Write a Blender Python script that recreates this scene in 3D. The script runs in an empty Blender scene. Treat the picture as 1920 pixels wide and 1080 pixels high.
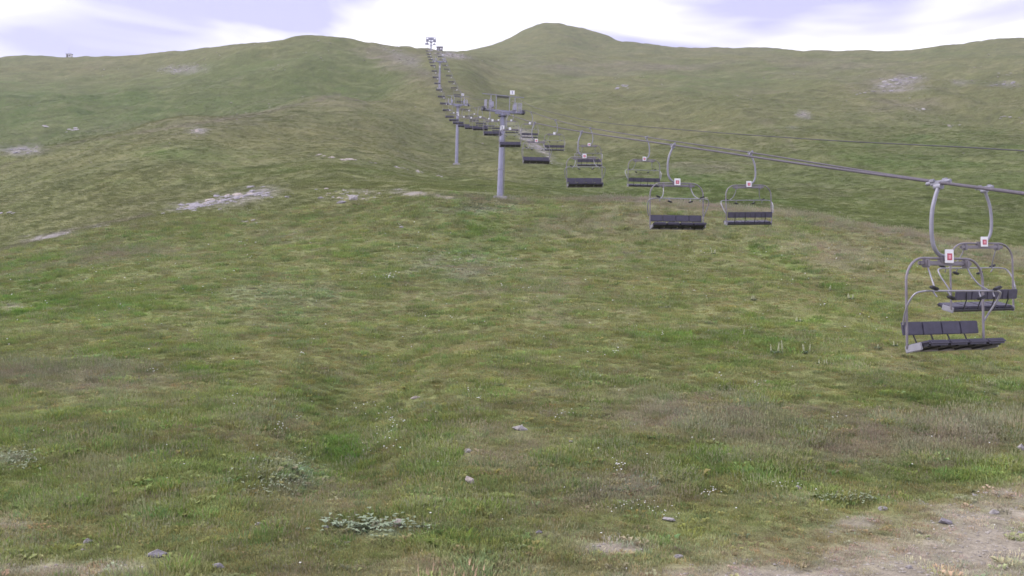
import bpy, bmesh, math, random
import numpy as np
from mathutils import Vector, Matrix

random.seed(7)
RNG = np.random.default_rng(11)
SC = bpy.context.scene
COL = SC.collection

# ------------------------------------------------------------------ camera
F = 1663.0            # focal length in photograph pixels (1920 wide)
CAMZ = 5.2
cam_d = bpy.data.cameras.new('camera')
cam_d.sensor_width = 36.0
cam_d.lens = 36.0 * F / 1920.0
cam_d.clip_start = 0.1
cam_d.clip_end = 6000
cam = bpy.data.objects.new('camera', cam_d)
cam.location = (0, 0, CAMZ)
cam.rotation_euler = (math.radians(90), 0, 0)
COL.objects.link(cam)
SC.camera = cam

# ------------------------------------------------------------------ sky, sun, exposure
SUN_EL, SUN_AZ = math.radians(44), math.radians(272)    # azimuth clockwise from +Y (view direction)
world = bpy.data.worlds.new('World')
SC.world = world
world.use_nodes = True
wn, wl = world.node_tree.nodes, world.node_tree.links
wn.clear()
w_out = wn.new('ShaderNodeOutputWorld')
sky = wn.new('ShaderNodeTexSky')
sky.sky_type = 'NISHITA'
sky.sun_disc = False
sky.sun_elevation = SUN_EL
sky.sun_rotation = SUN_AZ
sky.altitude = 2000
bg_sky = wn.new('ShaderNodeBackground')
bg_sky.inputs['Strength'].default_value = 0.12
wl.new(sky.outputs[0], bg_sky.inputs['Color'])
tc = wn.new('ShaderNodeTexCoord')
mp = wn.new('ShaderNodeMapping')
mp.inputs['Scale'].default_value = (1.0, 1.0, 3.2)
mp.inputs['Location'].default_value = (-2.205, 4.163, 2.657)
wl.new(tc.outputs['Generated'], mp.inputs['Vector'])
nz = wn.new('ShaderNodeTexNoise')
nz.inputs['Scale'].default_value = 3.4
nz.inputs['Detail'].default_value = 4
nz.inputs['Roughness'].default_value = 0.48
nz.inputs['Distortion'].default_value = 0.5
wl.new(mp.outputs[0], nz.inputs['Vector'])
rp = wn.new('ShaderNodeValToRGB')          # cloud thickness: thin violet veil to white cloud
rp.color_ramp.elements[0].position = 0.41
rp.color_ramp.elements[0].color = (0.225, 0.213, 0.345, 1)
rp.color_ramp.elements[1].position = 0.575
rp.color_ramp.elements[1].color = (0.595, 0.58, 0.63, 1)
wl.new(nz.outputs['Fac'], rp.inputs['Fac'])
bg_cl = wn.new('ShaderNodeBackground')
bg_cl.inputs['Strength'].default_value = 1.0
wl.new(rp.outputs[0], bg_cl.inputs['Color'])
mx = wn.new('ShaderNodeMixShader')
mx.inputs['Fac'].default_value = 0.9
wl.new(bg_sky.outputs[0], mx.inputs[1])
wl.new(bg_cl.outputs[0], mx.inputs[2])
wl.new(mx.outputs[0], w_out.inputs['Surface'])

sun_d = bpy.data.lights.new('sun', 'SUN')
sun_d.energy = 1.15
sun_d.angle = math.radians(16)
sun_d.color = (1.0, 0.96, 0.92)
sun = bpy.data.objects.new('sun', sun_d)
sdir = Vector((math.sin(SUN_AZ) * math.cos(SUN_EL), math.cos(SUN_AZ) * math.cos(SUN_EL), math.sin(SUN_EL)))
sun.rotation_euler = sdir.to_track_quat('Z', 'Y').to_euler()
sun.location = sdir * 50
COL.objects.link(sun)

SC.view_settings.view_transform = 'Standard'
SC.view_settings.look = 'None'
SC.view_settings.gamma = 1.0
SC.view_settings.use_curve_mapping = False
SC.view_settings.exposure = 1.6
SC.cycles.max_bounces = 6
SC.cycles.diffuse_bounces = 3
SC.cycles.transparent_max_bounces = 8
SC.cycles.volume_bounces = 0
SC.cycles.use_denoising = True
SC.cycles.filter_width = 1.6

# ------------------------------------------------------------------ helpers
def tag(o, label=None, cat=None, group=None, kind=None):
    if label: o['label'] = label
    if cat: o['category'] = cat
    if group: o['group'] = group
    if kind: o['kind'] = kind
    return o

def link(o, parent=None):
    COL.objects.link(o)
    if parent is not None: o.parent = parent
    return o

def empty(name, loc=(0, 0, 0), rz=0.0):
    o = bpy.data.objects.new(name, None)
    o.location = loc
    o.rotation_euler = (0, 0, rz)
    o.empty_display_size = 0.2
    return link(o)

class MB:
    def __init__(self): self.v = []; self.f = []; self.sm = []
    def add(self, vs, fs, smooth=False):
        n = len(self.v)
        self.v += [tuple(map(float, p)) for p in vs]
        self.f += [tuple(i + n for i in f) for f in fs]
        self.sm += [smooth] * len(fs)
    def box(self, c, s, rot=None, bevel=0.0):
        x, y, z = s[0] / 2, s[1] / 2, s[2] / 2
        if bevel > 0:
            b = min(bevel, x * .9, y * .9, z * .9)
            bm = bmesh.new()
            bmesh.ops.create_cube(bm, size=1)
            for v in bm.verts: v.co = Vector((v.co.x * s[0], v.co.y * s[1], v.co.z * s[2]))
            bmesh.ops.bevel(bm, geom=list(bm.edges), offset=b, segments=2, affect='EDGES')
            bm.verts.ensure_lookup_table(); bm.verts.index_update()
            vs = [v.co.copy() for v in bm.verts]
            fs = [[v.index for v in f.verts] for f in bm.faces]
            bm.free()
        else:
            vs = [Vector((sx * x, sy * y, sz * z)) for sz in (-1, 1) for sy in (-1, 1) for sx in (-1, 1)]
            fs = [(0, 2, 3, 1), (4, 5, 7, 6), (0, 1, 5, 4), (2, 6, 7, 3), (0, 4, 6, 2), (1, 3, 7, 5)]
        if rot is not None: vs = [rot @ v for v in vs]
        self.add([v + Vector(c) for v in vs], fs)
        return self
    def tube(self, pts, r, n=8, closed=False, cap=True):
        P = [Vector(p) for p in pts]
        m = len(P)
        rr = r if isinstance(r, (list, tuple)) else [r] * m
        vs, fs = [], []
        T = []
        for i in range(m):
            if closed: t = P[(i + 1) % m] - P[i - 1]
            else: t = P[min(i + 1, m - 1)] - P[max(i - 1, 0)]
            T.append(t.normalized())
        ref = Vector((0, 1, 0)) if abs(T[0].y) < .9 else Vector((1, 0, 0))
        nrm = (ref - T[0] * ref.dot(T[0])).normalized()
        for i in range(m):
            nrm = (nrm - T[i] * nrm.dot(T[i])).normalized()
            b = T[i].cross(nrm)
            for k in range(n):
                a = 2 * math.pi * k / n
                vs.append(P[i] + (nrm * math.cos(a) + b * math.sin(a)) * rr[i])
        for i in range(m if closed else m - 1):
            j = (i + 1) % m
            for k in range(n):
                fs.append((i * n + k, i * n + (k + 1) % n, j * n + (k + 1) % n, j * n + k))
        self.add(vs, fs, True)
        if cap and not closed:
            self.add(vs[:n], [tuple(range(n))[::-1]])
            self.add(vs[-n:], [tuple(range(n))])
        return self
    def disc(self, c, axis, r, w, n=14):
        a = Vector(axis).normalized()
        c = Vector(c)
        return self.tube([c - a * w / 2, c + a * w / 2], r, n)
    def mesh(self, name, mat):
        me = bpy.data.meshes.new(name)
        me.from_pydata(self.v, [], self.f)
        me.polygons.foreach_set('use_smooth', self.sm)
        if mat: me.materials.append(mat)
        me.update()
        return me
    def build(self, name, mat, parent=None):
        return link(bpy.data.objects.new(name, self.mesh(name, mat)), parent)

def catmull(pts, sub=6):
    P = [Vector(p) for p in pts]
    P = [P[0] * 2 - P[1]] + P + [P[-1] * 2 - P[-2]]
    out = []
    for i in range(1, len(P) - 2):
        for k in range(sub):
            t = k / sub
            a, b, c, d = P[i - 1], P[i], P[i + 1], P[i + 2]
            out.append(.5 * ((2 * b) + (c - a) * t + (2 * a - 5 * b + 4 * c - d) * t * t + (3 * b - a - 3 * c + d) * t ** 3))
    out.append(P[-2])
    return out

# ------------------------------------------------------------------ materials
def new_mat(name):
    m = bpy.data.materials.new(name)
    m.use_nodes = True
    return m, m.node_tree.nodes, m.node_tree.links

def mat_plain(name, col, rough=0.6, metal=0.0, var=0.15, scale=6.0, col2=None, bump=0.0):
    m, n, l = new_mat(name)
    b = n['Principled BSDF']
    b.inputs['Roughness'].default_value = rough
    b.inputs['Metallic'].default_value = metal
    t = n.new('ShaderNodeTexCoord')
    z = n.new('ShaderNodeTexNoise')
    z.inputs['Scale'].default_value = scale
    z.inputs['Detail'].default_value = 5
    l.new(t.outputs['Object'], z.inputs['Vector'])
    r = n.new('ShaderNodeValToRGB')
    c2 = col2 or tuple(c * (1 - var) for c in col)
    c1 = tuple(min(1, c * (1 + var)) for c in col)
    r.color_ramp.elements[0].position = .3
    r.color_ramp.elements[1].position = .7
    r.color_ramp.elements[0].color = (*c2, 1)
    r.color_ramp.elements[1].color = (*c1, 1)
    l.new(z.outputs['Fac'], r.inputs['Fac'])
    l.new(r.outputs[0], b.inputs['Base Color'])
    if bump:
        bp = n.new('ShaderNodeBump')
        bp.inputs['Strength'].default_value = bump
        bp.inputs['Distance'].default_value = .05
        l.new(z.outputs['Fac'], bp.inputs['Height'])
        l.new(bp.outputs[0], b.inputs['Normal'])
    return m

M = {}
M['steel'] = mat_plain('galvanised_steel', (.25, .245, .295), .6, .15, .16, 5)
M['mast'] = mat_plain('painted_mast', (.27, .265, .36), .5, .15, .10, 1.2)
M['frame'] = mat_plain('frame_tube', (.215, .195, .22), .55, .3, .15, 5)
M['pale_tube'] = mat_plain('pale_tube', (.30, .29, .335), .4, .3, .1, 5)
M['cushion'] = mat_plain('cushion', (.058, .052, .083), .6, 0, .18, 9)
M['cushion_shaded'] = mat_plain('cushion_underside_shaded', (.022, .021, .034), .6, 0, .15, 9)  # cushion colour with the shade under the seat painted in
M['black'] = mat_plain('black_rubber', (.018, .017, .024), .6, 0, .2, 9)
M['white'] = mat_plain('white_plate', (.80, .79, .82), .4, 0, .03, 5)
M['red'] = mat_plain('red_print', (.45, .05, .09), .5, 0, .05, 5)
M['pink'] = mat_plain('pale_red_print', (.75, .32, .38), .5, 0, .05, 5)
M['ink'] = mat_plain('violet_ink', (.13, .10, .25), .5, 0, .05, 5)
M['rope'] = mat_plain('steel_rope', (.105, .093, .115), .85, 0, .2, 20)
M['cable'] = mat_plain('black_cable', (.05, .045, .06), .6, 0, .1, 20)
M['sheave'] = mat_plain('sheave_metal', (.10, .095, .14), .5, .3, .2, 6)
M['grate'] = mat_plain('grating', (.33, .32, .40), .5, .3, .1, 4)
M['concrete'] = mat_plain('concrete', (.36, .34, .33), .85, 0, .15, 4, bump=.3)
M['rock'] = mat_plain('pale_rock', (.35, .325, .325), .9, 0, .15, 2.5, col2=(.21, .19, .19), bump=.6)
M['rock_pink'] = mat_plain('pinkish_rock', (.37, .325, .295), .9, 0, .15, 2.5, col2=(.25, .21, .185), bump=.6)
M['rock_grey'] = mat_plain('grey_rock', (.28, .26, .285), .9, 0, .15, 2.5, col2=(.17, .155, .17), bump=.6)
M['gravel'] = mat_plain('gravel_stone', (.37, .335, .295), .9, 0, .2, 9, col2=(.17, .15, .135))
M['hut_white'] = mat_plain('hut_wall', (.72, .70, .74), .6, 0, .05, 2)
M['hut_dark'] = mat_plain('hut_dark', (.07, .06, .075), .6, 0, .15, 2)
M['hut_roof'] = mat_plain('hut_roof', (.25, .24, .30), .5, .2, .1, 2)
M['flower'] = mat_plain('petal', (.78, .77, .74), .6, 0, .05, 4)
M['spike'] = mat_plain('pale_flower_spike', (.40, .41, .25), .7, 0, .15, 8)
M['leaf_dark'] = mat_plain('leaf_green', (.075, .115, .045), .6, 0, .25, 8)
M['leaf_silver'] = mat_plain('leaf_silver', (.21, .245, .14), .6, 0, .25, 8)
M['leaf_blue'] = mat_plain('leaf_bluegreen', (.20, .25, .15), .6, 0, .25, 8)

# ------------------------------------------------------------------ noise
def _hash(ix, iy, seed):
    h = (ix.astype(np.int64) * 374761393 + iy.astype(np.int64) * 668265263 + seed * 1442695041) & 0x7fffffff
    h = ((h ^ (h >> 13)) * 1274126177) & 0x7fffffff
    h = h ^ (h >> 16)
    return (h & 0xffff) / 65535.0

def vnoise(x, y, seed=0):
    x = np.asarray(x, float); y = np.asarray(y, float)
    ix, iy = np.floor(x), np.floor(y)
    fx, fy = x - ix, y - iy
    fx = fx * fx * fx * (fx * (fx * 6 - 15) + 10); fy = fy * fy * fy * (fy * (fy * 6 - 15) + 10)
    a, b = _hash(ix, iy, seed), _hash(ix + 1, iy, seed)
    c, d = _hash(ix, iy + 1, seed), _hash(ix + 1, iy + 1, seed)
    return (a + (b - a) * fx) * (1 - fy) + (c + (d - c) * fx) * fy

def fbm(x, y, wl, octs=4, gain=.5, seed=0):
    """fractal noise around 0, about -1..1, largest wavelength wl metres"""
    s = 0; a = 1; t = 0
    for o in range(octs):
        ca, sa = math.cos(.6 + o * 1.1), math.sin(.6 + o * 1.1)
        xr, yr = (x * ca - y * sa) / wl, (x * sa + y * ca) / wl
        s = s + a * (vnoise(xr + 17.3 * o, yr - 9.1 * o, seed + o * 31) * 2 - 1)
        t += a; a *= gain; wl *= .48
    return s / t * 1.6

def sstep(a, b, x):
    t = np.clip((x - a) / (b - a), 0, 1)
    return t * t * (3 - 2 * t)

# ------------------------------------------------------------------ terrain height
def pchip(xk, yk, x):
    xk = np.asarray(xk, float); yk = np.asarray(yk, float); x = np.clip(x, xk[0], xk[-1])
    h = np.diff(xk); dl = np.diff(yk) / h
    d = np.zeros_like(yk)
    for i in range(1, len(xk) - 1):
        if dl[i - 1] * dl[i] > 0:
            w1, w2 = 2 * h[i] + h[i - 1], h[i] + 2 * h[i - 1]
            d[i] = (w1 + w2) / (w1 / dl[i - 1] + w2 / dl[i])
    d[0], d[-1] = dl[0], dl[-1]
    i = np.clip(np.searchsorted(xk, x, side='right') - 1, 0, len(h) - 1)
    t = (x - xk[i]) / h[i]
    return ((1 + 2 * t) * (1 - t) ** 2 * yk[i] + t * (1 - t) ** 2 * h[i] * d[i]
            + t * t * (3 - 2 * t) * yk[i + 1] + t * t * (t - 1) * h[i] * d[i + 1])

NEAR = [(8, 1579), (15, 1094)]
# survey of the hillside: bearing -> (distance, sight-line) pairs along it
SURVEY = {
    -500: [(20, 950), (27, 812), (40, 684), (60, 588), (80, 535), (100, 510), (130, 470), (165, 400), (200, 330), (240, 305), (330, 215), (450, 135), (520, 116), (620, 125), (1000, 200)],
    0: [(20, 945), (27, 805), (40, 668), (60, 563), (80, 502), (95, 466), (113, 463), (136, 405), (160, 345), (200, 286), (242, 293), (330, 190), (450, 122), (510, 107), (600, 113), (1000, 200)],
    180: [(20, 943), (27, 802), (40, 662), (60, 548), (80, 475), (100, 426), (115, 424), (136, 370), (165, 300), (205, 250), (248, 257), (330, 176), (440, 120), (490, 110), (600, 116), (1000, 200)],
    400: [(20, 943), (27, 800), (40, 656), (60, 535), (80, 457), (103, 391), (115, 387), (136, 336), (165, 270), (210, 212), (254, 219), (320, 157), (400, 108), (450, 87), (560, 95), (1000, 190)],
    640: [(20, 945), (27, 805), (40, 655), (60, 528), (80, 440), (103, 372), (130, 328), (165, 278), (210, 220), (255, 175), (294, 179), (350, 118), (415, 71), (500, 78), (1000, 190)],
    700: [(20, 945), (27, 806), (40, 655), (60, 527), (80, 439), (103, 370), (130, 333), (165, 290), (210, 232), (255, 188), (292, 184), (350, 124), (410, 83), (500, 88), (1000, 190)],
    790: [(20, 945), (27, 803), (40, 650), (60, 524), (80, 437), (101, 366), (130, 340), (165, 315), (195, 285), (240, 228), (290, 165), (350, 122), (420, 93), (540, 97), (1000, 190)],
    855: [(20, 945), (27, 800), (40, 648), (60, 522), (80, 437), (100, 366), (130, 346), (165, 326), (188, 305), (240, 240), (290, 172), (340, 130), (410, 103), (480, 97), (560, 97), (1000, 190)],
    940: [(20, 945), (27, 800), (40, 648), (60, 521), (80, 437), (99, 370), (120, 352), (150, 335), (190, 298), (240, 245), (290, 197), (400, 130), (500, 101), (600, 82), (680, 80), (1000, 170)],
    1030: [(20, 945), (27, 802), (40, 650), (60, 522), (80, 437), (99, 369), (118, 360), (150, 345), (190, 300), (240, 245), (300, 190), (420, 128), (540, 82), (640, 43), (760, 60), (1000, 150)],
    1120: [(20, 946), (27, 804), (40, 652), (60, 523), (80, 436), (98, 369), (115, 364), (150, 350), (190, 302), (240, 245), (300, 192), (420, 133), (540, 97), (630, 61), (740, 75), (1000, 160)],
    1170: [(20, 946), (27, 805), (40, 652), (60, 523), (80, 436), (97, 370), (113, 367), (150, 351), (190, 302), (240, 246), (300, 193), (420, 135), (520, 104), (600, 79), (720, 90), (1000, 170)],
    1300: [(20, 948), (27, 806), (40, 652), (60, 523), (80, 436), (95, 379), (111, 378), (150, 351), (190, 300), (240, 244), (300, 191), (420, 132), (510, 103), (590, 89), (710, 96), (1000, 180)],
    1440: [(20, 950), (27, 808), (40, 652), (60, 525), (80, 432), (92, 391), (108, 390), (150, 350), (190, 298), (240, 240), (300, 188), (420, 128), (500, 103), (570, 93), (700, 100), (1000, 180)],
    1670: [(20, 955), (27, 812), (40, 655), (60, 535), (72, 475), (84, 432), (100, 429), (140, 367), (190, 292), (240, 236), (300, 186), (420, 125), (480, 106), (530, 97), (660, 105), (1000, 180)],
    1800: [(20, 955), (27, 815), (40, 660), (60, 543), (70, 490), (80, 456), (96, 450), (135, 376), (190, 288), (240, 232), (300, 178), (410, 115), (460, 94), (500, 84), (630, 95), (1000, 180)],
    1890: [(20, 957), (27, 818), (40, 664), (60, 548), (70, 500), (77, 476), (93, 470), (131, 383), (190, 286), (240, 229), (300, 174), (400, 108), (450, 85), (480, 74), (600, 88), (1000, 180)],
    2000: [(20, 958), (27, 820), (40, 668), (60, 555), (70, 510), (76, 488), (92, 480), (130, 390), (190, 285), (240, 228), (300, 172), (400, 108), (450, 88), (480, 80), (600, 92), (1000, 180)],
    2450: [(20, 958), (27, 820), (40, 675), (60, 575), (70, 535), (76, 515), (92, 500), (130, 410), (190, 300), (240, 240), (300, 185), (400, 125), (450, 105), (480, 97), (600, 105), (1000, 190)],
}
_cp = sorted(SURVEY)
_NL, _NC = 900, 600
_lg = np.linspace(math.log(8), math.log(1000), _NL)
_cg = np.linspace(-500, 2450, _NC)
_t1 = np.stack([pchip([math.log(a) for a, b in NEAR + SURVEY[c]], [b for a, b in NEAR + SURVEY[c]], _lg) for c in _cp])
_tab = np.stack([pchip(_cp, _t1[:, j], _cg) for j in range(_NL)], axis=1)      # [column, depth]

# a shallow gully winding down the near slope: (bearing px, distance, half width m, depth m)
GULLY = [(925, 84, 3.0, .25), (900, 68, 3.2, .35), (850, 54, 3.2, .35), (750, 42, 2.9, .6), (665, 33, 2.3, 1.1), (625, 27, 1.9, 1.2), (630, 22, 1.4, .5)]
_gx = np.array([(p - 960) / F * d for p, d, w, h in GULLY]); _gy = np.array([d for p, d, w, h in GULLY])
_gw = np.array([w for p, d, w, h in GULLY]); _gh = np.array([h for p, d, w, h in GULLY])

def gully(X, Y):
    o = np.argsort(_gy)
    cx = np.interp(Y, _gy[o], _gx[o]); w = np.interp(Y, _gy[o], _gw[o]); h = np.interp(Y, _gy[o], _gh[o])
    fade = sstep(18, 24, Y) * (1 - sstep(76, 88, Y))
    return h * fade * np.exp(-((X - cx) / w) ** 2)

# the green groove crossing the right-hand slope: (bearing px, distance)
_qx = np.array([(p - 960) / F * d for p, d in ((1330, 84), (1400, 76), (1480, 66), (1560, 58), (1640, 51), (1720, 45))])
_qy = np.array([84, 76, 66, 58, 51, 45.])
def groove(X, Y):
    cx = np.interp(Y, _qy[::-1], _qx[::-1])
    d = X - cx
    fade = sstep(43, 50, Y) * (1 - sstep(78, 88, Y))
    return fade * (.42 * np.exp(-(d / 1.5) ** 2) - .25 * np.exp(-((d + 3) / 2.2) ** 2))

def H(X, Y, fine=True):
    X = np.asarray(X, float); Y = np.asarray(Y, float)
    Yc = np.clip(Y, 8, 999.9)
    pc = np.clip(960 + F * X / np.maximum(Yc, 14), -499, 2449)
    a = (pc + 500) / 2950 * (_NC - 1); b = (np.log(Yc) - math.log(8)) / (math.log(1000) - math.log(8)) * (_NL - 1)
    i = np.clip(a.astype(int), 0, _NC - 2); j = np.clip(b.astype(int), 0, _NL - 2)
    fa, fb = a - i, b - j
    row = (_tab[i, j] * (1 - fa) * (1 - fb) + _tab[i + 1, j] * fa * (1 - fb) + _tab[i, j + 1] * (1 - fa) * fb + _tab[i + 1, j + 1] * fa * fb)
    z = CAMZ + (540 - row) / F * Yc
    z = np.where(Y < 8, z - (8 - Y) * .05, z)
    z = np.where(Y > 999, z - (Y - 999) * .3, z)
    z = z - gully(X, Y)
    far = sstep(60, 260, Y); mid = sstep(25, 90, Y)
    z = z + (.05 + .22 * mid + .60 * far) * fbm(X, Y, 14 + 0 * Y, 3, .5, 5)
    z = z + far * 1.0 * fbm(X, Y * .8, 46, 2, .5, 21)
    # folds that run down the upper slopes
    z = z + 2.3 * far * (1 - .7 * sstep(360, 470, Y)) * fbm(X, Y * .42, 40, 3, .5, 23)
    z = z + .8 * mid * (1 - far) * fbm(X * .8, Y * .6, 26, 2, .5, 29)
    z = z - groove(X, Y)
    if fine:
        z = z + .075 * fbm(X, Y, 2.4, 3, .55, 9) * (1 - .3 * far)
        near = 1 - sstep(30, 60, Y)
        z = z + near * .055 * np.clip(fbm(X, Y, .85, 2, .5, 19) + .1, 0, 1.2)
        # grazing terraces: little steps along the contours of the steeper far ground
        z = z + .10 * far * fbm(X * .28, Y, 5.0, 2, .5, 77)
    return z

def gnd(px, py, ymin=9.0, ymax=800.0):
    """point of the hillside seen along a sight-line"""
    Y = np.exp(np.linspace(math.log(ymin), math.log(ymax), 900))
    X = (px - 960) / F * Y
    row = 540 - F * (H(X, Y) - CAMZ) / Y
    k = int(np.argmax(row <= py)) if (row <= py).any() else len(Y) - 1
    if k > 0:
        r0, r1 = row[k - 1], row[k]
        t = (r0 - py) / (r0 - r1) if r0 != r1 else 0
        y = Y[k - 1] + t * (Y[k] - Y[k - 1])
    else:
        y = Y[k]
    x = (px - 960) / F * y
    return Vector((x, y, float(H(x, y))))

# ------------------------------------------------------------------ ground cover: what grows where
# patches: (bearing px, sight row, half width px, half height px, weight, tilt)
DRY = [(1270, 770, 190, 50, .9, .12), (1700, 820, 260, 45, .75, -.04), (110, 690, 260, 42, .9, .06), (470, 790, 110, 40, .5, 0), (745, 115, 75, 22, .95, .45),
       (1150, 128, 190, 14, .7, 0), (1560, 125, 220, 22, .4, 0), (330, 240, 230, 28, .4, -.15), (640, 190, 90, 14, .4, 0), (1100, 620, 140, 50, .45, 0),
       (1180, 420, 200, 45, .45, 0), (1560, 470, 140, 45, .5, .3), (420, 290, 140, 30, .35, 0), (1690, 180, 120, 40, .5, .2), (560, 430, 90, 30, .4, 0),
       (1330, 320, 60, 14, .5, 0), (1450, 300, 60, 12, .5, 0), (560, 950, 120, 30, .4, 0), (930, 830, 90, 40, .4, 0), (1120, 930, 160, 26, .35, 0),
       (240, 880, 160, 40, .3, 0), (870, 505, 60, 20, .35, 0), (230, 470, 120, 30, .35, 0), (640, 700, 120, 30, .3, 0), (1300, 95, 120, 10, .4, 0)]
LUSH = [(905, 440, 60, 50, .9, 0), (880, 395, 55, 10, .8, 0), (1510, 508, 120, 12, .75, .5), (1760, 745, 200, 34, .9, 0), (640, 845, 75, 70, .95, 0), (590, 745, 90, 40, .85, .15),
        (1380, 375, 130, 18, .8, .1), (1300, 345, 60, 20, .6, 0), (70, 555, 80, 30, .7, 0), (60, 490, 120, 40, .5, 0), (1240, 880, 140, 40, .4, 0), (1680, 880, 120, 25, .8, 0),
        (250, 655, 160, 30, .5, 0), (390, 690, 120, 22, .6, 0), (60, 175, 120, 25, .5, 0), (250, 190, 60, 20, .5, 0), (380, 285, 110, 20, .5, .1), (830, 330, 90, 25, .5, .2),
        (1750, 280, 170, 40, .5, 0), (1280, 150, 180, 25, .35, 0), (860, 1015, 50, 20, .7, 0), (960, 1015, 60, 15, .7, 0), (620, 1015, 40, 18, .6, 0), (1360, 650, 160, 40, .35, 0)]
BARE = [(1600, 985, 48, 11, .95, -.12), (1145, 1028, 55, 9, .85, 0), (1885, 925, 55, 8, .7, 0), (1790, 1045, 270, 56, .95, -.16), (1560, 1075, 280, 28, .9, -.08), (1900, 980, 130, 56, .85, -.1), (1800, 950, 80, 8, .45, 0), (1240, 1075, 160, 12, .5, 0),
        (100, 442, 42, 6, .95, -.14), (182, 424, 22, 4, .6, -.1), (775, 363, 34, 4, 1.0, .05), (830, 368, 26, 2.5, .8, .05), (455, 370, 62, 13, .8, -.2), (375, 385, 45, 10, .7, -.1), (20, 975, 60, 30, .35, 0),
        (40, 282, 40, 9, .75, 0), (345, 130, 36, 8, .6, 0), (370, 246, 16, 5, .8, 0), (1005, 270, 34, 9, .85, .8), (848, 104, 26, 5, .85, .1), (1685, 155, 40, 9, .7, -.2), (1690, 168, 40, 5, .6, -.1),
        (1505, 215, 14, 6, .7, 0), (690, 362, 34, 5, .35, .1), (1205, 374, 260, 6, .22, .06), (760, 110, 40, 14, .35, .5), (650, 372, 70, 12, .2, 0), (25, 575, 26, 6, .5, 0), (120, 1070, 220, 16, .4, 0),
        (900, 1065, 240, 20, .22, 0), (1800, 155, 20, 6, .4, 0), (1885, 158, 30, 5, .5, 0), (1490, 240, 16, 4, .3, 0), (60, 400, 0.1, 0.1, 0, 0)]
SILVER = [(530, 890, 48, 28, .9, 0), (700, 990, 70, 14, .8, 0), (900, 384, 70, 12, .7, 0), (520, 560, 110, 40, .4, 0), (860, 500, 100, 50, .35, 0), (40, 865, 30, 20, .6, 0), (1140, 920, 70, 20, .3, 0), (1420, 940, 80, 10, .4, 0)]

TRAILS = [([(-40, 322), (40, 300), (110, 274), (200, 258), (330, 238), (480, 214), (640, 176)], 5, .75), ([(-40, 480), (0, 470), (60, 452), (130, 434), (200, 420), (290, 402)], 4, .7),
          ([(1400, 215), (1440, 232), (1480, 262), (1500, 300), (1512, 330)], 9, .4), ([(1500, 302), (1700, 330), (1900, 362)], 4, .2)]

def patches(lst, px, py):
    s = np.zeros_like(px)
    for cx, cy, rx, ry, w, tilt in lst:
        dy = py - cy - tilt * (px - cx)
        d = ((px - cx) / rx) ** 2 + (dy / ry) ** 2
        s = np.maximum(s, w * np.exp(-d * .75))
    return s

G_GREEN = np.array((.130, .140, .055))
G_LUSH = np.array((.084, .121, .031))
G_OLIVE = np.array((.150, .149, .062))
G_DRY = np.array((.168, .146, .108))
G_BARE = np.array((.272, .238, .188))
G_SILVER = np.array((.150, .172, .115))
G_DARK = np.array((.070, .088, .034))

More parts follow.
